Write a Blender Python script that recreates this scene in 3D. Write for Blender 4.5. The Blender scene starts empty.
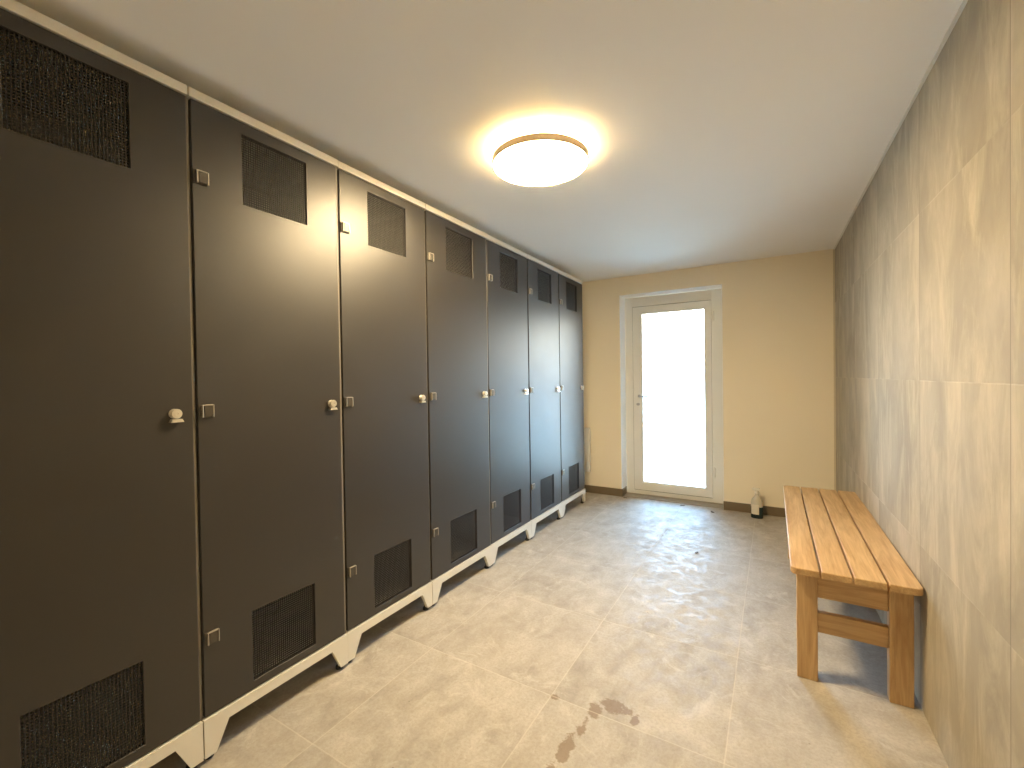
import bpy, bmesh, math, random
from mathutils import Vector, Matrix

random.seed(7)
COL = bpy.context.scene.collection
PI = math.pi

# ------------------------------------------------------------------ dimensions (metres)
XD = -1.5716          # front plane of the locker doors
YB = 4.391            # back wall
ZC = 2.230            # ceiling
XL = -2.085           # left wall, behind the lockers
YR = -0.75            # wall behind the viewpoint
def xr(y):            # right wall runs very slightly out of square
    return 0.461 - 0.0095 * (y - 1.45)

# ------------------------------------------------------------------ material helpers
def new_mat(name):
    m = bpy.data.materials.new(name); m.use_nodes = True
    nt = m.node_tree
    return m, nt, nt.nodes['Principled BSDF']

def N(nt, t, **kw):
    n = nt.nodes.new(t)
    for k, v in kw.items():
        if k in n.inputs: n.inputs[k].default_value = v
        else: setattr(n, k, v)
    return n

def L(nt, a, b): nt.links.new(a, b)

def math_n(nt, op, a, b=None, c=None, clamp=False):
    n = nt.nodes.new('ShaderNodeMath'); n.operation = op; n.use_clamp = clamp
    for i, v in enumerate((a, b, c)):
        if v is None: continue
        if isinstance(v, (int, float)): n.inputs[i].default_value = v
        else: nt.links.new(v, n.inputs[i])
    return n.outputs[0]

def maprange(nt, v, a, b, c, d, smooth=False):
    n = nt.nodes.new('ShaderNodeMapRange'); n.clamp = True
    if smooth: n.interpolation_type = 'SMOOTHSTEP'
    nt.links.new(v, n.inputs[0])
    for i, x in enumerate((a, b, c, d)): n.inputs[i + 1].default_value = x
    return n.outputs[0]

def mixc(nt, f, a, b, mode='MIX'):
    n = nt.nodes.new('ShaderNodeMix'); n.data_type = 'RGBA'; n.blend_type = mode
    if isinstance(f, (int, float)): n.inputs[0].default_value = f
    else: nt.links.new(f, n.inputs[0])
    for i, v in ((6, a), (7, b)):
        if isinstance(v, tuple): n.inputs[i].default_value = (*v, 1)
        else: nt.links.new(v, n.inputs[i])
    return n.outputs[2]

def noise(nt, co, scale, detail=4, rough=.55, dist=0, sc=(1, 1, 1)):
    mp = nt.nodes.new('ShaderNodeMapping'); mp.inputs['Scale'].default_value = sc
    nt.links.new(co, mp.inputs[0])
    n = nt.nodes.new('ShaderNodeTexNoise')
    n.inputs['Scale'].default_value = scale; n.inputs['Detail'].default_value = detail
    n.inputs['Roughness'].default_value = rough; n.inputs['Distortion'].default_value = dist
    nt.links.new(mp.outputs[0], n.inputs['Vector'])
    return n.outputs[0]

def bump(nt, bs, h, strength, dist):
    b = nt.nodes.new('ShaderNodeBump'); b.inputs['Strength'].default_value = strength
    b.inputs['Distance'].default_value = dist
    nt.links.new(h, b.inputs['Height']); nt.links.new(b.outputs[0], bs.inputs['Normal'])

def objco(nt):
    return nt.nodes.new('ShaderNodeTexCoord').outputs['Object']

def plain(name, col, rough=.5, metal=0., spec=.5, var=.04, nscale=12, bmp=0., coat=0.):
    m, nt, bs = new_mat(name)
    bs.inputs['Roughness'].default_value = rough
    bs.inputs['Metallic'].default_value = metal
    bs.inputs['Specular IOR Level'].default_value = spec
    bs.inputs['Coat Weight'].default_value = coat
    n = noise(nt, objco(nt), nscale)
    lo = tuple(c * (1 - var) for c in col); hi = tuple(min(1, c * (1 + var)) for c in col)
    L(nt, mixc(nt, n, lo, hi), bs.inputs['Base Color'])
    if bmp:
        bump(nt, bs, noise(nt, objco(nt), nscale * 20, 2), bmp, .001)
    return m

def line_mask(nt, v, origin, pitch, width):
    """1 on a line every pitch metres"""
    t = math_n(nt, 'DIVIDE', math_n(nt, 'SUBTRACT', v, origin - 100 * pitch), pitch)
    f = math_n(nt, 'FRACT', t)
    d = math_n(nt, 'MINIMUM', f, math_n(nt, 'SUBTRACT', 1.0, f))
    d = math_n(nt, 'MULTIPLY', d, pitch)
    return maprange(nt, d, width * .5, width * .5 + .0015, 1, 0)

def cell_id(nt, v, origin, pitch):
    return math_n(nt, 'FLOOR', math_n(nt, 'DIVIDE', math_n(nt, 'SUBTRACT', v, origin - 100 * pitch), pitch))

# ---- floor tiles
def floor_material():
    m, nt, bs = new_mat('floor_tile')
    co = objco(nt)
    sp = nt.nodes.new('ShaderNodeSeparateXYZ'); L(nt, co, sp.inputs[0])
    x, y = sp.outputs[0], sp.outputs[1]
    lx = line_mask(nt, x, -0.14, .6, .0032); ly = line_mask(nt, y, .90, .6, .0032)
    g = math_n(nt, 'MAXIMUM', lx, ly)
    cid = math_n(nt, 'ADD', math_n(nt, 'MULTIPLY', cell_id(nt, x, -.14, .6), 7.31),
                 math_n(nt, 'MULTIPLY', cell_id(nt, y, .9, .6), 3.77))
    cb = nt.nodes.new('ShaderNodeCombineXYZ')
    for i in range(3): L(nt, cid, cb.inputs[i])
    va = nt.nodes.new('ShaderNodeVectorMath'); L(nt, co, va.inputs[0]); L(nt, cb.outputs[0], va.inputs[1])
    tc = va.outputs[0]
    wn = nt.nodes.new('ShaderNodeTexWhiteNoise'); wn.noise_dimensions = '1D'; L(nt, cid, wn.inputs['W'])
    big = noise(nt, tc, 3.2, 6, .62, .6)
    mid = noise(nt, tc, 11, 6, .7, .3, (1, .55, 1))
    fine = noise(nt, co, 90, 4, .7)
    c = mixc(nt, maprange(nt, big, .3, .7, 0, 1), (.275, .248, .208), (.44, .398, .33))
    c = mixc(nt, maprange(nt, mid, .35, .7, 0, .55), c, (.60, .565, .51))
    c = mixc(nt, maprange(nt, fine, .42, .75, 0, .5), c, (.25, .22, .185))
    c = mixc(nt, math_n(nt, 'MULTIPLY', wn.outputs[0], .22), c, (.36, .32, .27))
    # pale smudges
    sm = noise(nt, co, 5.5, 8, .75, 1.5)
    c = mixc(nt, maprange(nt, sm, .54, .68, 0, .55), c, (.58, .545, .485))
    # wet brown stain
    nz = noise(nt, co, 24, 5, .65, .5)
    def blob(cx, cy, rx, ry):
        a = math_n(nt, 'DIVIDE', math_n(nt, 'SUBTRACT', x, cx), rx)
        b = math_n(nt, 'DIVIDE', math_n(nt, 'SUBTRACT', y, cy), ry)
        d = math_n(nt, 'SQRT', math_n(nt, 'ADD', math_n(nt, 'MULTIPLY', a, a), math_n(nt, 'MULTIPLY', b, b)))
        d = math_n(nt, 'ADD', d, math_n(nt, 'MULTIPLY', math_n(nt, 'SUBTRACT', nz, .5), 3.4))
        return maprange(nt, d, .75, 1.05, 1, 0)
    st = blob(-.51, 1.565, .062, .034)
    for b in ((-.570, 1.51, .026, .042), (-.578, 1.42, .016, .05), (-.592, 1.31, .022, .075), (-.60, 1.20, .024, .045), (-.725, 1.50, .020, .012), (-.43, 1.54, .012, .028)):
        st = math_n(nt, 'MAXIMUM', st, blob(*b))
    c = mixc(nt, math_n(nt, 'MULTIPLY', st, .7), c, (.19, .13, .07))
    # scattered dirt specks
    vo = nt.nodes.new('ShaderNodeTexVoronoi'); vo.inputs['Scale'].default_value = 9; L(nt, co, vo.inputs['Vector'])
    spk = maprange(nt, vo.outputs['Distance'], .018, .035, 1, 0)
    c = mixc(nt, math_n(nt, 'MULTIPLY', spk, .45), c, (.10, .085, .06))
    c = mixc(nt, math_n(nt, 'MULTIPLY', g, math_n(nt, 'MULTIPLY_ADD', big, .7, .05)), c, (.60, .55, .47))
    L(nt, c, bs.inputs['Base Color'])
    r = maprange(nt, noise(nt, co, 14, 7, .75, .8), .35, .65, .42, .82)
    r = math_n(nt, 'ADD', r, math_n(nt, 'MULTIPLY', g, .3), clamp=True)
    L(nt, math_n(nt, 'SUBTRACT', r, math_n(nt, 'MULTIPLY', st, .1)), bs.inputs['Roughness'])
    bs.inputs['Specular IOR Level'].default_value = .27
    h = math_n(nt, 'SUBTRACT', math_n(nt, 'ADD', math_n(nt, 'MULTIPLY', noise(nt, co, 42, 7, .75, .6), .8), math_n(nt, 'MULTIPLY', big, .6)),
               math_n(nt, 'MULTIPLY', g, .35))
    bump(nt, bs, h, .30, .004)
    return m

# ---- large concrete look wall tiles
def walltile_material():
    m, nt, bs = new_mat('concrete_wall_tile')
    co = objco(nt)
    sp = nt.nodes.new('ShaderNodeSeparateXYZ'); L(nt, co, sp.inputs[0])
    y, z = sp.outputs[1], sp.outputs[2]
    lv = line_mask(nt, y, 1.429, .685, .0028); lh = line_mask(nt, z, -.006, .5985, .0032)
    cid = math_n(nt, 'ADD', math_n(nt, 'MULTIPLY', cell_id(nt, y, 1.429, .685), 5.31),
                 math_n(nt, 'MULTIPLY', cell_id(nt, z, -.006, .5985), 2.17))
    cb = nt.nodes.new('ShaderNodeCombineXYZ')
    for i in range(3): L(nt, cid, cb.inputs[i])
    va = nt.nodes.new('ShaderNodeVectorMath'); L(nt, co, va.inputs[0]); L(nt, cb.outputs[0], va.inputs[1])
    tc = va.outputs[0]
    big = noise(nt, tc, 2.4, 6, .6, .8, (1, 1, .7))
    strk = noise(nt, tc, 7, 7, .68, .7, (1, 1, .30))
    fine = noise(nt, co, 40, 5, .7, .2, (1, 1, .3))
    c = mixc(nt, maprange(nt, big, .3, .7, 0, 1), (.30, .265, .205), (.45, .40, .315))
    c = mixc(nt, maprange(nt, strk, .46, .66, 0, .6), c, (.60, .54, .42))
    c = mixc(nt, maprange(nt, fine, .4, .75, 0, .25), c, (.27, .245, .205))
    c = mixc(nt, math_n(nt, 'MULTIPLY', lh, maprange(nt, big, .45, .62, .02, .35)), c, (.66, .60, .50))  # highlight along the horizontal joints, painted in as paler colour
    c = mixc(nt, math_n(nt, 'MULTIPLY', lv, .7), c, (.20, .18, .15))  # shaded side of the vertical joints, painted in as darker colour
    L(nt, c, bs.inputs['Base Color'])
    L(nt, maprange(nt, strk, .3, .7, .60, .75), bs.inputs['Roughness']); bs.inputs['Specular IOR Level'].default_value = .3
    h = math_n(nt, 'SUBTRACT', math_n(nt, 'MULTIPLY', fine, .3), math_n(nt, 'MAXIMUM', lv, lh))
    bump(nt, bs, h, .25, .002)
    return m

def paint_material(name, col, rough=.8):
    m, nt, bs = new_mat(name)
    co = objco(nt)
    n = noise(nt, co, 1.7, 4); f = noise(nt, co, 140, 3, .6)
    c = mixc(nt, n, tuple(v * .975 for v in col), tuple(min(1, v * 1.02) for v in col))
    L(nt, c, bs.inputs['Base Color'])
    bs.inputs['Roughness'].default_value = rough
    bs.inputs['Specular IOR Level'].default_value = .3
    bump(nt, bs, f, .12, .001)
    return m

def door_laminate():
    m, nt, bs = new_mat('locker_door_dark')
    co = objco(nt)
    n = noise(nt, co, 3, 5, .6); f = noise(nt, co, 260, 2, .5)
    c = mixc(nt, n, (.016, .0130, .0095), (.023, .0185, .0138))
    L(nt, c, bs.inputs['Base Color'])
    L(nt, maprange(nt, n, .3, .7, .40, .46), bs.inputs['Roughness'])
    bs.inputs['Specular IOR Level'].default_value = .88
    bump(nt, bs, f, .10, .0006)
    return m

def wood_material(axis):
    """grain runs along the given axis"""
    m, nt, bs = new_mat('bench_wood_' + axis)
    co = objco(nt)
    oi = nt.nodes.new('ShaderNodeObjectInfo')
    cb = nt.nodes.new('ShaderNodeCombineXYZ')
    for i in range(3): L(nt, math_n(nt, 'MULTIPLY', oi.outputs['Random'], 13.7), cb.inputs[i])
    va = nt.nodes.new('ShaderNodeVectorMath'); L(nt, co, va.inputs[0]); L(nt, cb.outputs[0], va.inputs[1])
    sc = {'x': (.09, 1, 1), 'y': (1, .09, 1), 'z': (1, 1, .09)}[axis]
    g1 = noise(nt, va.outputs[0], 26, 5, .6, 1.1, sc)
    g2 = noise(nt, va.outputs[0], 150, 3, .6, .3, tuple(s if s == 1 else .04 for s in sc))
    sc2 = {'x': (.35, 1, 1), 'y': (1, .35, 1), 'z': (1, 1, .35)}[axis]
    kn = nt.nodes.new('ShaderNodeTexVoronoi'); kn.inputs['Scale'].default_value = 5.5
    mp = nt.nodes.new('ShaderNodeMapping'); mp.inputs['Scale'].default_value = sc2
    L(nt, va.outputs[0], mp.inputs[0]); L(nt, mp.outputs[0], kn.inputs['Vector'])
    c = mixc(nt, maprange(nt, g1, .3, .7, 0, 1), WOOD_LO, WOOD_HI)
    c = mixc(nt, maprange(nt, g2, .45, .75, 0, .35), c, (.30, .155, .055))
    c = mixc(nt, maprange(nt, kn.outputs['Distance'], .03, .10, .55, 0), c, (.19, .085, .03))
    L(nt, c, bs.inputs['Base Color'])
    bs.inputs['Roughness'].default_value = .42
    bs.inputs['Specular IOR Level'].default_value = .45
    bump(nt, bs, g2, .15, .001)
    return m
WOOD_LO = (.43, .26, .115); WOOD_HI = (.68, .475, .25)

def emitter(name, col, s):
    m, nt, bs = new_mat(name)
    bs.inputs['Base Color'].default_value = (.9, .88, .82, 1)
    bs.inputs['Roughness'].default_value = .4
    bs.inputs['Emission Color'].default_value = (*col, 1)
    bs.inputs['Emission Strength'].default_value = s
    return m

def glass_pane_material():
    m, nt, bs = new_mat('door_glass')
    out = nt.nodes['Material Output']
    tr = nt.nodes.new('ShaderNodeBsdfTransparent'); tr.inputs[0].default_value = (.95, .975, .98, 1)
    gl = nt.nodes.new('ShaderNodeBsdfGlossy'); gl.inputs['Roughness'].default_value = .03
    fr = nt.nodes.new('ShaderNodeFresnel'); fr.inputs[0].default_value = 1.5
    mx = nt.nodes.new('ShaderNodeMixShader')
    L(nt, fr.outputs[0], mx.inputs[0]); L(nt, tr.outputs[0], mx.inputs[1]); L(nt, gl.outputs[0], mx.inputs[2])
    L(nt, mx.outputs[0], out.inputs[0])
    return m

M = dict(
    floor=floor_material(), tile=walltile_material(),
    paint=paint_material('beige_wall_paint', (.90, .82, .655)),
    ceil=paint_material('ceiling_paint', (.90, .885, .86)),
    reveal=paint_material('white_reveal_plaster', (.93, .93, .91), .6),
    base=plain('taupe_baseboard_tile', (.175, .135, .085), .45, var=.15, nscale=9),
    carcass=plain('locker_pale_grey_metal', (.72, .69, .61), .42, var=.02),
    door=door_laminate(),
    edge=plain('taupe_locker_edge', (.17, .15, .12), .5, var=.03),
    grille=plain('dark_perforated_metal', (.020, .017, .014), .62, 0, .35, var=.05),
    chrome=plain('satin_nickel', (.80, .76, .68), .28, .75, var=.05, nscale=60),
    litedge=plain('hinge_lit_edge_steel', (.50, .46, .40), .38, .6, var=.05, nscale=60),
    hinge=plain('hinge_dark_steel', (.10, .09, .075), .4, .5, var=.1, nscale=60),
    rubber=plain('black_rubber', (.02, .02, .02), .6, var=.1),
    lampring=plain('lamp_champagne_metal', (.50, .40, .27), .4, .35, var=.03),
    pvc=plain('white_door_plastic', (.80, .80, .76), .35, var=.015),
    gasket=plain('grey_door_seal', (.20, .20, .18), .6),
    alu=plain('door_aluminium', (.45, .46, .47), .35, .8),
    white=plain('white_enamel', (.74, .73, .68), .4, var=.01),
    glass=glass_pane_material(),
    woody=wood_material('y'), woodx=wood_material('x'), woodz=wood_material('z'),
    diffuser=emitter('lamp_diffuser_lit', (1.0, .76, .43), 13.5),
    halo=emitter('lamp_halo_lit', (1.0, .70, .32), 1.1),
    paving=plain('pale_paving', (.52, .45, .35), .8, nscale=3),
    hedge=plain('outside_render', (.75, .75, .73), .8, nscale=3),
)

# ------------------------------------------------------------------ mesh helpers
def box(bm, x0, x1, y0, y1, z0, z1):
    vs = [bm.verts.new((x, y, z)) for z in (z0, z1) for y in (y0, y1) for x in (x0, x1)]
    for f in ((0, 2, 3, 1), (4, 5, 7, 6), (0, 1, 5, 4), (2, 6, 7, 3), (0, 4, 6, 2), (1, 3, 7, 5)):
        bm.faces.new([vs[i] for i in f])
    return vs

def prism(bm, pts, axis, a, b):
    """extrude the 2D outline pts along axis from a to b"""
    def P(p, t):
        return {'x': (t, p[0], p[1]), 'y': (p[0], t, p[1]), 'z': (p[0], p[1], t)}[axis]
    r0 = [bm.verts.new(P(p, a)) for p in pts]; r1 = [bm.verts.new(P(p, b)) for p in pts]
    n = len(pts)
    bm.faces.new(r0); bm.faces.new(r1[::-1])
    for i in range(n):
        bm.faces.new((r0[i], r1[i], r1[(i + 1) % n], r0[(i + 1) % n]))

def lathe(bm, prof, axis='z', seg=32, c=(0, 0, 0), ry=1.0):
    """revolve profile [(radius, height)] round an axis through c"""
    rings = []
    for r, h in prof:
        if r < 1e-6:
            p = {'z': (0, 0, h), 'x': (h, 0, 0), 'y': (0, h, 0)}[axis]
            rings.append([bm.verts.new(Vector(p) + Vector(c))])
        else:
            ring = []
            for k in range(seg):
                t = 2 * PI * k / seg; a, b = r * math.cos(t), r * math.sin(t) * ry
                p = {'z': (a, b, h), 'x': (h, a, b), 'y': (a, h, b)}[axis]
                ring.append(bm.verts.new(Vector(p) + Vector(c)))
            rings.append(ring)
    for A, B in zip(rings, rings[1:]):
        for k in range(seg):
            k2 = (k + 1) % seg
            if len(A) == 1 and len(B) == 1: continue
            if len(A) == 1: bm.faces.new((A[0], B[k], B[k2]))
            elif len(B) == 1: bm.faces.new((A[k], B[0], A[k2]))
            else: bm.faces.new((A[k], B[k], B[k2], A[k2]))

def tube(bm, pts, r, seg=12):
    pts = [Vector(p) for p in pts]; rings = []
    for i, p in enumerate(pts):
        d = (pts[min(i + 1, len(pts) - 1)] - pts[max(i - 1, 0)]).normalized()
        u = d.cross(Vector((0, 0, 1)))
        if u.length < .05: u = d.cross(Vector((1, 0, 0)))
        u.normalize(); v = d.cross(u)
        rr = r[i] if isinstance(r, (list, tuple)) else r
        rings.append([bm.verts.new(p + (u * math.cos(2 * PI * k / seg) + v * math.sin(2 * PI * k / seg)) * rr) for k in range(seg)])
    for A, B in zip(rings, rings[1:]):
        for k in range(seg):
            bm.faces.new((A[k], A[(k + 1) % seg], B[(k + 1) % seg], B[k]))
    bm.faces.new(rings[0][::-1]); bm.faces.new(rings[-1])

def pierced(bm, xf, xb, ys, zs, solid):
    """plate in the YZ plane: cells between the cuts ys, zs are kept where solid(i, j)"""
    vf, vb = {}, {}
    def V(d, x, i, j):
        if (i, j) not in d: d[(i, j)] = bm.verts.new((x, ys[i], zs[j]))
        return d[(i, j)]
    ny, nz = len(ys) - 1, len(zs) - 1
    keep = lambda i, j: 0 <= i < ny and 0 <= j < nz and solid(i, j)
    for i in range(ny):
        for j in range(nz):
            if not keep(i, j): continue
            q = [(i, j), (i + 1, j), (i + 1, j + 1), (i, j + 1)]
            bm.faces.new([V(vf, xf, *p) for p in q]); bm.faces.new([V(vb, xb, *p) for p in q[::-1]])
            for a, b, ni, nj in ((q[0], q[1], i, j - 1), (q[1], q[2], i + 1, j), (q[2], q[3], i, j + 1), (q[3], q[0], i - 1, j)):
                if not keep(ni, nj):
                    bm.faces.new((V(vf, xf, *b), V(vf, xf, *a), V(vb, xb, *a), V(vb, xb, *b)))

def obj(name, bm, mat, parent=None, loc=None, bevel=0, smooth=False, seg=2):
    bmesh.ops.recalc_face_normals(bm, faces=bm.faces)
    me = bpy.data.meshes.new(name); bm.to_mesh(me); bm.free()
    me.materials.append(M[mat] if isinstance(mat, str) else mat)
    o = bpy.data.objects.new(name, me); COL.objects.link(o)
    if parent: o.parent = parent
    if loc: o.location = loc
    if smooth:
        for p in me.polygons: p.use_smooth = True
        md = o.modifiers.new('edges', 'EDGE_SPLIT'); md.split_angle = math.radians(40)
    if bevel:
        b = o.modifiers.new('bevel', 'BEVEL'); b.width = bevel; b.segments = seg
        b.limit_method = 'ANGLE'; b.angle_limit = math.radians(35)
    return o

def tag(o, label, cat, group=None):
    o['label'] = label; o['category'] = cat
    if group: o['group'] = group
    return o

def thing(name, loc, label, cat, group=None):
    o = bpy.data.objects.new(name, None); COL.objects.link(o)
    o.location = loc; o.empty_display_size = .1
    return tag(o, label, cat, group)

def struct(name, bm, mat, parent=None, **kw):
    o = obj(name, bm, mat, parent, **kw)
    if not parent: o['kind'] = 'structure'
    return o

NB = bmesh.new

# ------------------------------------------------------------------ the room
XRm = .80
bm = NB(); box(bm, XL - .1, XRm, YR - .1, YB + .20, -.10, 0); struct('floor', bm, 'floor')
bm = NB(); box(bm, XL - .1, XRm, YR - .1, YB + .20, ZC, ZC + .1); struct('ceiling', bm, 'ceil')
bm = NB(); box(bm, XL - .1, XL, YR - .1, YB + .20, 0, ZC); struct('wall_left', bm, 'paint')
bm = NB(); prism(bm, [(xr(YR), YR), (xr(YB + .2), YB + .2), (XRm, YB + .2), (XRm, YR)], 'z', 0, ZC); struct('wall_right', bm, 'tile')
bm = NB(); box(bm, XL, xr(YR), YR - .1, YR, 0, ZC); struct('wall_rear', bm, 'paint')

DX0, DX1, DZ = -1.3357, -.3941, 2.0446          # door opening in the back wall
RD = .17                                        # depth of the reveal
def cells(solid, xs, zs, y0, y1, bm):
    for i in range(len(xs) - 1):
        for j in range(len(zs) - 1):
            if solid(i, j): box(bm, xs[i], xs[i + 1], y0, y1, zs[j], zs[j + 1])
bm = NB()
cells(lambda i, j: not (i == 1 and j == 0), [XL, DX0, DX1, xr(YB)], [0, DZ, ZC], YB, YB + .20, bm)
struct('wall_back', bm, 'paint')

# white plastered lining of the reveal
bm = NB()
box(bm, DX0 - .002, DX0 + .004, YB - .003, YB + RD, 0, DZ)
box(bm, DX1 - .004, DX1 + .002, YB - .003, YB + RD, 0, DZ)
box(bm, DX0 - .002, DX1 + .002, YB - .003, YB + RD, DZ - .004, DZ + .002)
struct('trim_1', bm, 'reveal', bevel=.0015)
# thin pale bead where ceiling and right wall meet, and in the back corner
bm = NB()
prism(bm, [(xr(YR) - .009, YR), (xr(YB) - .009, YB), (xr(YB) + .001, YB), (xr(YR) + .001, YR)], 'z', ZC - .007, ZC)
struct('trim_2', bm, 'white')
bm = NB(); box(bm, xr(YB) - .012, xr(YB), YB - .005, YB, 0, ZC - .007); struct('trim_3', bm, paint_material('corner_bead', (.66, .58, .42), .6))

# skirting tiles
BH = .0766
bm = NB(); box(bm, XL, DX0 + .010, YB - .010, YB, 0, BH); box(bm, DX0 + .0041, DX0 + .013, YB - .010, YB + RD - .035, 0, BH)
struct('baseboard_back', bm, 'base', bevel=.001)
bm = NB(); box(bm, DX1 - .002, xr(YB), YB - .010, YB, 0, BH); struct('baseboard_right', bm, 'base', bevel=.001)

# ------------------------------------------------------------------ outside door
YF = YB + RD                                    # face of the door frame
door = bpy.data.objects.new('door_1', None); COL.objects.link(door); door.location = (DX0, YF, 0); door['kind'] = 'structure'
OX0, OX1, OZ1 = 0.004, DX1 - DX0 - .004, DZ - .004   # in door space
LX0, LX1, LZ0, LZ1 = .075, .838, .048, 1.948         # leaf
GX0, GX1, GZ0, GZ1 = .168, .783, .125, 1.872         # pane
bm = NB()
fr = [(OX0, LX0 + .004), (LX1 - .004, OX1)]
box(bm, OX0, LX0 + .006, 0, .06, 0, OZ1); box(bm, LX1 - .006, OX1, 0, .06, 0, OZ1)
box(bm, LX0 + .006, LX1 - .006, 0, .06, LZ1 - .006, OZ1)
box(bm, LX0 + .006, LX1 - .006, 0, .06, 0, LZ0 - .004)
obj('door_frame', bm, 'pvc', door, bevel=.003)
bm = NB(); box(bm, LX0 + .006, LX1 - .006, .004, .05, LZ0 - .0039, LZ0 + .002)
box(bm, LX0 + .0062, LX0 + .012, .001, .03, LZ0, LZ1 - .007); box(bm, LX0 + .01, LX1 - .01, .001, .03, LZ1 - .0115, LZ1 - .0062)
obj('door_seal', bm, 'gasket', door)
bm = NB()
a0, a1, b0, b1 = LX0 + .012, LX1 - .006, LZ0 + .004, LZ1 - .012
box(bm, a0, GX0, -.012, .05, b0, b1); box(bm, GX1, a1, -.012, .05, b0, b1)
box(bm, GX0, GX1, -.012, .05, b0, GZ0); box(bm, GX0, GX1, -.012, .05, GZ1, b1)
leaf = obj('door_leaf', bm, 'pvc', door)
bm = NB()   # glazing bead
for q in ((GX0, GX0 + .014, GZ0, GZ1), (GX1 - .014, GX1, GZ0, GZ1), (GX0 + .014, GX1 - .014, GZ0, GZ0 + .014), (GX0 + .014, GX1 - .014, GZ1 - .014, GZ1)):
    box(bm, q[0], q[1], -.006, .012, q[2], q[3])
obj('glazing_bead', bm, 'pvc', leaf, bevel=.003)
bm = NB(); box(bm, GX0 + .002, GX1 - .002, .014, .022, GZ0 + .002, GZ1 - .002); obj('glass_pane', bm, 'glass', leaf)
bm = NB()
lathe(bm, [(0, -.024), (.013, -.024), (.015, -.020), (.015, -.012), (0, -.012)], 'y', 20, (.148, 0, 1.02))
tube(bm, [(.148, -.02, 1.02), (.148, -.045, 1.02), (.156, -.055, 1.02), (.175, -.058, 1.02), (.255, -.056, 1.02)], .0085)
obj('door_handle', bm, 'alu', leaf, smooth=True)
bm = NB(); lathe(bm, [(0, -.020), (.012, -.020), (.014, -.017), (.014, -.012), (0, -.012)], 'y', 20, (.135, 0, .935))
box(bm, .118, .152, -.016, -.012, .925, .945)
obj('keyhole_plate', bm, 'alu', leaf)
for z in (.25, 1.74):
    bm = NB(); lathe(bm, [(0, 0), (.009, 0), (.009, .09), (0, .09)], 'z', 14, (LX1 + .012, -.009, z)); obj('door_hinge', bm, 'pvc', door, smooth=True)
bm = NB(); box(bm, DX0, DX1, YB + .02, YF + .07, 0, .006); 
for k in range(3): box(bm, DX0, DX1, YF - .05 + k * .012, YF - .046 + k * .012, .006, .008)
struct('trim_4', bm, plain('threshold_metal', (.34, .31, .26), .45, .4))

# what lies outside the glass: pale paving and a rendered garden wall
bm = NB(); box(bm, -5, 4, YB + .2, YB + 7, -.12, -.02); o = struct('ground_outside', bm, 'paving')
bm = NB(); box(bm, -5, 4, YB + 7, YB + 7.2, -.12, 1.5); o = struct('wall_outside', bm, 'hedge')

# ------------------------------------------------------------------ lockers
LW, LD = .543, .468
CT, DT = .016, .018
Z0, Z1, ZR = .1447, 2.121, 2.152          # door bottom / top, top of the white cap
HV = (LD + DT)                            # local x: 0 = door face, negative into the locker
VY0, VY1 = .158, .398
VENTS = ((.174, .418), (1.836, 2.078))    # lower, upper

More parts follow.
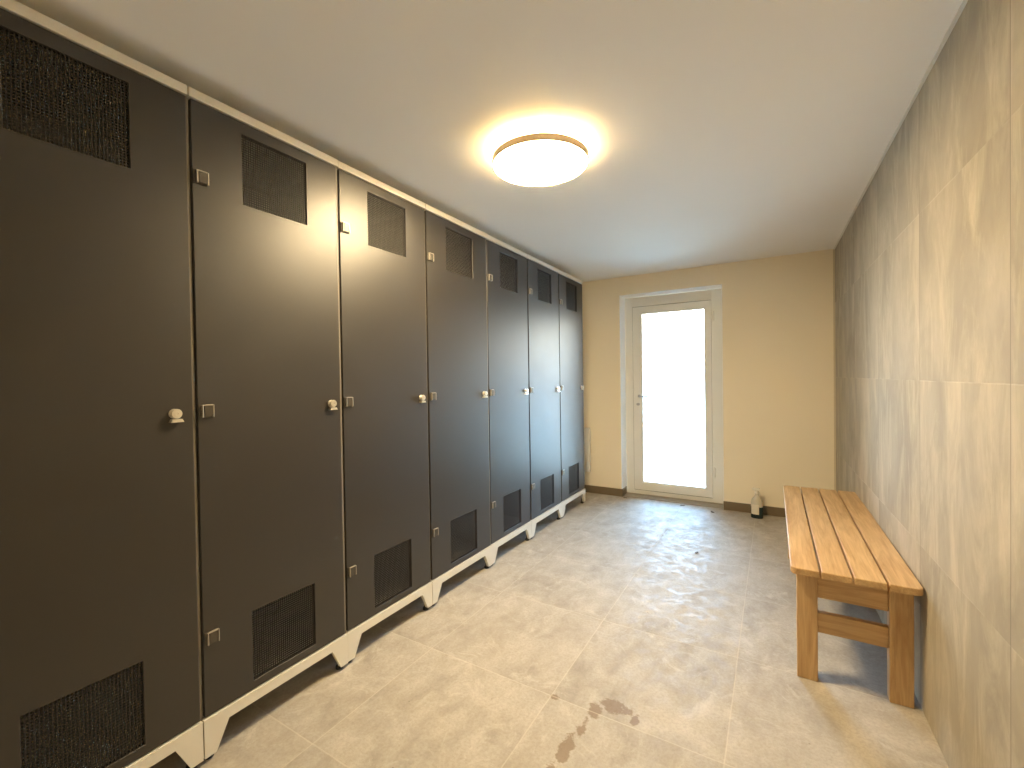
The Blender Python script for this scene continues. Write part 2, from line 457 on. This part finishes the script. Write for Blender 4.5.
def build_locker(lip):
    t = thing('locker', (XD, 0, 0), 'locker', 'locker')
    xb = -DT - .0005
    # carcass: open-fronted box with a shelf
    bm = NB()
    box(bm, -HV, xb, 0, CT, Z0 - .004, Z1); box(bm, -HV, xb, LW - CT, LW, Z0 - .004, Z1)
    box(bm, -HV, xb, CT, LW - CT, Z0 - .004, Z0 + .012); box(bm, -HV, xb, CT, LW - CT, Z1 - .012, Z1)
    box(bm, -HV, -HV + .006, CT, LW - CT, Z0 + .012, Z1 - .012)
    body = obj('body', bm, 'carcass', t)
    bm2 = NB(); box(bm2, xb, -.003, LW - lip, LW, Z0, Z1 - .001); obj('edge_strip', bm2, 'edge', body)
    bm = NB(); box(bm, -HV + .006, xb - .02, CT, LW - CT, 1.70, 1.716); obj('shelf', bm, 'carcass', body)
    # cap
    bm = NB(); box(bm, -HV, .004, 0, LW, Z1 + .002, ZR); obj('top_cap', bm, 'carcass', t, bevel=.0015)
    # plinth: front board cut away between tapering feet
    bm = NB()
    pts = [(0, Z0 - .003), (LW, Z0 - .003), (LW, .018), (LW - .034, .018), (LW - .074, .104), (.074, .104), (.034, .018), (0, .018)]
    def plinth_side(xa, xc):
        # three convex pieces
        prism(bm, [(0, .018), (.034, .018), (.074, .104), (.074, Z0 - .004), (0, Z0 - .004)], 'x', xa, xc)
        prism(bm, [(LW, Z0 - .004), (LW - .074, Z0 - .004), (LW - .074, .104), (LW - .034, .018), (LW, .018)], 'x', xa, xc)
        prism(bm, [(.074, .104), (LW - .074, .104), (LW - .074, Z0 - .004), (.074, Z0 - .004)], 'x', xa, xc)
    plinth_side(-.012, .006)
    bmesh.ops.remove_doubles(bm, verts=bm.verts, dist=1e-5)
    box(bm, -HV, -.012, .012, .028, .07, Z0 - .004); box(bm, -HV, -.012, LW - .028, LW - .012, .07, Z0 - .004)
    plinth_side(-HV, -HV + .016)
    pl = obj('plinth', bm, 'carcass', t)
    for fx in (-.022, -HV + .03):
        for fy in (.022, LW - .022):
            bm = NB(); lathe(bm, [(0, 0), (.015, 0), (.015, .010), (.008, .012), (.006, .045), (0, .045)], 'z', 18, (fx, fy, 0))
            obj('levelling_foot', bm, 'rubber', pl, smooth=True)
    # door with two openings
    bm = NB()
    y0, y1 = .006, LW - lip - .001
    ys = [y0, VY0, VY1, y1]; zs = [Z0 + .001, VENTS[0][0], VENTS[0][1], VENTS[1][0], VENTS[1][1], Z1 - .002]
    pierced(bm, 0, -DT, ys, zs, lambda i, j: not (i == 1 and j in (1, 3)))
    d = obj('door', bm, 'door', t, bevel=.0009, seg=1)
    # perforated grilles
    n = 30
    for k, (za, zb) in enumerate(VENTS):
        bm = NB()
        def cuts(a, b):
            p = (b - a) / n; out = [a]
            for i in range(n): out += [a + (i + .2) * p, a + (i + .8) * p]
            return out + [b]
        cy, cz = cuts(VY0, VY1), cuts(za, zb)
        pierced(bm, -.004, -.0052, cy, cz, lambda i, j: not (i % 2 == 1 and j % 2 == 1))
        obj('vent_grille', bm, 'grille', d)
    # three hinges on the left edge
    for z in (.397, 1.130, 1.877):
        bm = NB()
        box(bm, .0004, .0045, .0075, .049, z - .021, z + .021)
        box(bm, .0045, .0105, .0205, .045, z - .0175, z + .0175)
        h = obj('hinge', bm, 'hinge', d, bevel=.0012)
        bm = NB()
        box(bm, .0046, .0125, .0140, .0172, z - .020, z + .020); box(bm, .0046, .0122, .0452, .0482, z - .020, z + .020)
        box(bm, .0046, .0122, .0172, .0452, z + .0178, z + .0208)
        obj('hinge_lit_edge', bm, 'litedge', d, bevel=.0008)  # lit edges of the hinge block, added as paler steel strips
    # twist lock
    kz, ky = 1.124, LW - .054
    bm = NB()
    lathe(bm, [(0, 0.0004), (.015, .0004), (.015, .003), (.009, .004), (.009, .012), (.0135, .013), (.0150, .016), (.0138, .019), (.0045, .0195), (.0035, .0175), (0, .0175)], 'x', 28, (0, ky, kz + .004))
    prism(bm, [(ky - .015, kz - .022), (ky + .019, kz - .022), (ky + .015, kz - .0125), (ky - .011, kz - .0125)], 'x', .001, .017)
    obj('twist_lock', bm, 'chrome', d, smooth=True)
    return t

def copy_tree(o, parent=None):
    c = o.copy(); COL.objects.link(c)
    if parent: c.parent = parent
    for ch in list(o.children): copy_tree(ch, c)
    return c

seams = [.124, .674, 1.226, 1.768, 2.348, 2.895, 3.456, 4.005]
starts = [a + .002 for a in seams[:-1]]
widths = [b - a - .004 for a, b in zip(seams, seams[1:])]
offs = [0, 0, -.004, -.004, -.008, -.008, -.010]
labels = [
    'dark-doored metal locker nearest the camera, its left side cut off by the picture edge',
    'second dark-doored locker from the left, right beside the cut-off one',
    'third dark-doored locker from the left, warm lamp reflection left of its upper vent',
    'middle dark-doored locker, the fourth from the left in the row of seven',
    'fifth dark-doored locker from the left, just past the middle one',
    'dark-doored locker beside the very last one, second nearest the glass door',
    'last dark-doored locker of the row, nearest the glass door and back wall',
]
first, second = build_locker(.0035), build_locker(.0080)
row = [first, second] + [copy_tree(second if i % 2 else first) for i in range(2, 7)]
for o, y, dx, lb, wd in zip(row, starts, offs, labels, widths):
    o.scale.y = wd / LW
    o.location = (XD + dx, y, 0); tag(o, lb, 'locker', 'dark-doored lockers along the left wall')

# ------------------------------------------------------------------ wooden bench
bx0, bx1, by0, by1, bz = .0535, .4475, 2.025, 3.510, .4636
bench = thing('wooden_bench', ((bx0 + bx1) / 2, by0, 0), 'slatted honey-coloured wooden bench standing against the concrete tile wall', 'bench')
ox = (bx0 + bx1) / 2; W2 = (bx1 - bx0) / 2; BL = by1 - by0; TH = .026
gap = .007; bw = (2 * W2 - 3 * gap) / 4
def rounded(x0, x1, y0, y1, rl, rr):
    pts = []
    def arc(cx, cy, r, a0):
        for k in range(7):
            a = a0 + PI / 2 * k / 6; pts.append((cx + r * math.cos(a), cy + r * math.sin(a)))
    if rr: arc(x1 - rr, y1 - rr, rr, 0)
    else: pts.append((x1, y1))
    if rl: arc(x0 + rl, y1 - rl, rl, PI / 2); arc(x0 + rl, y0 + rl, rl, PI)
    else: pts.extend([(x0, y1), (x0, y0)])
    if rr: arc(x1 - rr, y0 + rr, rr, 3 * PI / 2)
    else: pts.append((x1, y0))
    return pts
for k in range(4):
    x0 = -W2 + k * (bw + gap)
    bm = NB(); prism(bm, rounded(x0, x0 + bw, 0, BL, .024 if k == 0 else 0, .024 if k == 3 else 0), 'z', bz - TH, bz)
    obj('seat_slat', bm, 'woody', bench, bevel=.003)
lx = [(.0756 - ox, .145 - ox), (.3625 - ox, .4320 - ox)]
for yy in (.062, BL - .062 - .045):
    for a, b in lx:
        bm = NB(); box(bm, a, b, yy, yy + .045, 0, bz - TH - .0003); obj('leg', bm, 'woodz', bench, bevel=.003)
    yi = yy + .010
    bm = NB(); box(bm, lx[0][1], lx[1][0], yi, yi + .028, .333, bz - TH - .0003); obj('end_apron', bm, 'woodx', bench, bevel=.002)
    bm = NB(); box(bm, lx[0][1], lx[1][0], yi, yi + .028, .195, .273); obj('end_stretcher', bm, 'woodx', bench, bevel=.002)
for a in (lx[0][0] + .02, lx[1][1] - .045):
    bm = NB(); box(bm, a, a + .025, .107, BL - .107, .36, bz - TH - .0003); obj('side_rail', bm, 'woody', bench, bevel=.002)

# ------------------------------------------------------------------ ceiling lamp
lc = (-.882, 1.750)
lamp = thing('ceiling_lamp', (lc[0], lc[1], ZC), 'round lit flush ceiling lamp with champagne metal rim and glowing halo', 'lamp')
R = .212
bm = NB()   # rim, an open ring
lathe(bm, [(R - .004, -.068), (R, -.068), (R, -.040), (R - .004, -.040), (R - .004, -.068)], 'z', 96); obj('rim', bm, 'lampring', lamp, smooth=True)
bm = NB(); lathe(bm, [(0, -.074), (.10, -.073), (.17, -.070), (R - .010, -.0665), (R - .0045, -.064), (R - .0045, -.045), (0, -.045)], 'z', 96); obj('diffuser', bm, 'diffuser', lamp, smooth=True)
bm = NB(); lathe(bm, [(R - .006, -.0445), (R - .006, -.040), (.13, -.040), (.13, -.0445), (R - .006, -.0445)], 'z', 96); obj('halo_strip', bm, 'halo', lamp, smooth=True)
bm = NB(); lathe(bm, [(R - .005, -.024), (R, -.024), (R, -.021), (R - .005, -.021), (R - .005, -.024)], 'z', 96); obj('upper_ring', bm, 'lampring', lamp, smooth=True)
bm = NB(); lathe(bm, [(0, -.0005), (.115, -.0005), (.115, -.0445), (0, -.0445)], 'z', 64)
for k in range(3):
    a = 2 * PI * k / 3 + .4
    tube(bm, [(.11 * math.cos(a), .11 * math.sin(a), -.0225), ((R - .003) * math.cos(a), (R - .003) * math.sin(a), -.0225)], .0015, 6)
    tube(bm, [((R - .003) * math.cos(a), (R - .003) * math.sin(a), -.024), ((R - .003) * math.cos(a), (R - .003) * math.sin(a), -.041)], .0015, 6)
obj('mounting_base', bm, 'white', lamp)

# ------------------------------------------------------------------ wall heater behind the last locker
hx0, hx1, hz0, hz1 = -2.02, -1.648, .232, .692
heater = thing('mounted_panel_heater', ((hx0 + hx1) / 2, YB, hz0), 'narrow edge of a white panel heater on the back wall behind the last locker', 'heater')
hw = (hx1 - hx0) / 2
bm = NB(); box(bm, -hw, hw, -.075, -.03, 0, hz1 - hz0); obj('heater_case', bm, 'white', heater, bevel=.006)
bm = NB()
for k in range(9): box(bm, -hw + .03, hw - .03, -.0770, -.0745, .06 + k * .04, .068 + k * .04)
obj('heater_louvres', bm, 'white', heater)
bm = NB(); box(bm, -hw + .03, hw - .03, -.030, -.0005, .05, hz1 - hz0 - .05); obj('wall_bracket', bm, 'gasket', heater)

# ------------------------------------------------------------------ cleaning bottle
def bottle_plastic():
    m, nt, bs = new_mat('bottle_cloudy_plastic')
    bs.inputs['Base Color'].default_value = (.62, .60, .50, 1)
    bs.inputs['Roughness'].default_value = .25
    bs.inputs['Subsurface Weight'].default_value = .3
    return m
bt = thing('cleaning_bottle', (-.127, YB - .125, 0), 'cloudy trigger bottle with dark lower part and pale label by the back wall', 'bottle')
bm = NB(); lathe(bm, [(0, 0), (.044, 0), (.047, .006), (.047, .092), (.0455, .096), (0, .096)], 'z', 32, ry=.75); obj('dark_base', bm, plain('bottle_dark_teal', (.02, .035, .04), .2), bt, smooth=True)
bt.children[0]['label'] = 'dark teal lower part'
bm = NB(); lathe(bm, [(0, .0962), (.0455, .0962), (.0455, .125), (.041, .15), (.030, .172), (.016, .188), (.0135, .196), (.0135, .208), (0, .208)], 'z', 32, ry=.75); obj('bottle_body', bm, bottle_plastic(), bt, smooth=True)
bm = NB()
lb = []
for k in range(9):
    a = math.radians(-150 + k * 10); lb.append((.0482 * math.cos(a), .0482 * .76 * math.sin(a)))
lb2 = [(x * .985, y * .985) for x, y in lb[::-1]]
for i in range(8):
    q = [lb[i], lb[i + 1], (lb[i + 1][0] * .98, lb[i + 1][1] * .98), (lb[i][0] * .98, lb[i][1] * .98)]
    prism(bm, q, 'z', .035, .118)
obj('paper_label', bm, plain('cream_paper', (.72, .67, .55), .7), bt)
bm = NB()
lathe(bm, [(0, .208), (.017, .208), (.017, .228), (.012, .232), (0, .232)], 'z', 20)
box(bm, -.030, .022, -.010, .010, .232, .252)
prism(bm, [(-.030, .236), (-.036, .238), (-.036, .249), (-.030, .251)], 'y', -.007, .007)
prism(bm, [(.004, .232), (.014, .232), (.030, .196), (.024, .193)], 'y', -.005, .005)
obj('spray_head', bm, plain('cream_spray_plastic', (.80, .77, .66), .35), bt, bevel=.002)

# ------------------------------------------------------------------ dry leaf crumbs by the door
leafmat = plain('dry_leaf_brown', (.07, .05, .03), .7)
spots = [(-.74, 4.33, .017, .5, 'tiny dark dry leaf on the floor right before the glass door sill'),
         (-.476, 4.25, .020, 2.1, 'dark dry leaf crumb on the floor near the right door jamb'),
         (-.46, 3.219, .014, 1.2, 'lone dark crumb farther out on the bluish lit floor tiles'),
         (-1.29, 4.35, .014, 3.0, 'dark crumb lying at the foot of the left door jamb')]
for x, y, s, rz, lb_ in spots:
    bm = NB()
    pts = []
    for k in range(10):
        a = 2 * PI * k / 10; rr = s * (1 + .25 * math.sin(3 * a + rz)) * (1 if abs(math.cos(a)) < .8 else 1.35)
        pts.append((rr * math.cos(a) * .9, rr * math.sin(a) * .5))
    top = [bm.verts.new((p[0], p[1], .003 + .25 * abs(p[1]))) for p in pts]
    cen = bm.verts.new((0, 0, .0045)); bot = [bm.verts.new((p[0], p[1], .0008 + .2 * abs(p[1]))) for p in pts]; cb = bm.verts.new((0, 0, .0005))
    for k in range(10):
        k2 = (k + 1) % 10
        bm.faces.new((top[k], top[k2], cen)); bm.faces.new((bot[k2], bot[k], cb)); bm.faces.new((top[k2], top[k], bot[k], bot[k2]))
    o = obj('dry_leaf', bm, leafmat, loc=(x, y, 0)); o.rotation_euler.z = rz
    tag(o, lb_, 'leaf', 'dry leaf crumbs on the floor')

# ------------------------------------------------------------------ daylight
w = bpy.data.worlds.new('sky'); bpy.context.scene.world = w; w.use_nodes = True
bg = w.node_tree.nodes['Background']
bg.inputs[1].default_value = 2.25
wt = w.node_tree                      # hazy near the horizon, blue overhead
tc = wt.nodes.new('ShaderNodeTexCoord'); sx = wt.nodes.new('ShaderNodeSeparateXYZ'); L(wt, tc.outputs['Generated'], sx.inputs[0])
L(wt, mixc(wt, maprange(wt, sx.outputs[2], .12, .42, 0, 1, True), (.74, .71, .62), (.52, .94, 1.50)), bg.inputs[0])
pd = bpy.data.lights.new('door_daylight_portal', 'AREA'); pd.shape = 'RECTANGLE'; pd.size = GX1 - GX0; pd.size_y = GZ1 - GZ0
pd.cycles.is_portal = True
po = bpy.data.objects.new('door_daylight_portal', pd); COL.objects.link(po)
po.location = (DX0 + (GX0 + GX1) / 2, YF + .10, (GZ0 + GZ1) / 2); po.rotation_euler = (-PI / 2, 0, 0)

# ------------------------------------------------------------------ camera
def cam_axes(yaw, pitch, roll):
    y, p, r = map(math.radians, (yaw, pitch, roll))
    fw = Vector((-math.sin(y) * math.cos(p), math.cos(y) * math.cos(p), math.sin(p)))
    rt = Vector((math.cos(y), math.sin(y), 0)); up = rt.cross(fw)
    return rt * math.cos(r) + up * math.sin(r), up * math.cos(r) - rt * math.sin(r), fw
rt, up, fw = cam_axes(30.8377, -.7149, -.8547)
cd = bpy.data.cameras.new('camera'); cam = bpy.data.objects.new('camera', cd); COL.objects.link(cam)
cd.sensor_width = 36; cd.lens = 437.78 / 1024 * 36; cd.clip_start = .02
m = Matrix((rt, up, -fw)).transposed().to_4x4(); m.translation = (0, 0, 1.22)
cam.matrix_world = m
sc = bpy.context.scene
sc.camera = cam
sc.view_settings.view_transform = 'Standard'; sc.view_settings.look = 'None'
sc.view_settings.exposure = 3.55; sc.view_settings.gamma = 1
sc.view_settings.use_curve_mapping = False
sc.cycles.max_bounces = 14; sc.cycles.diffuse_bounces = 10; sc.cycles.glossy_bounces = 5
sc.cycles.transparent_max_bounces = 12
sc.cycles.sample_clamp_indirect = 8
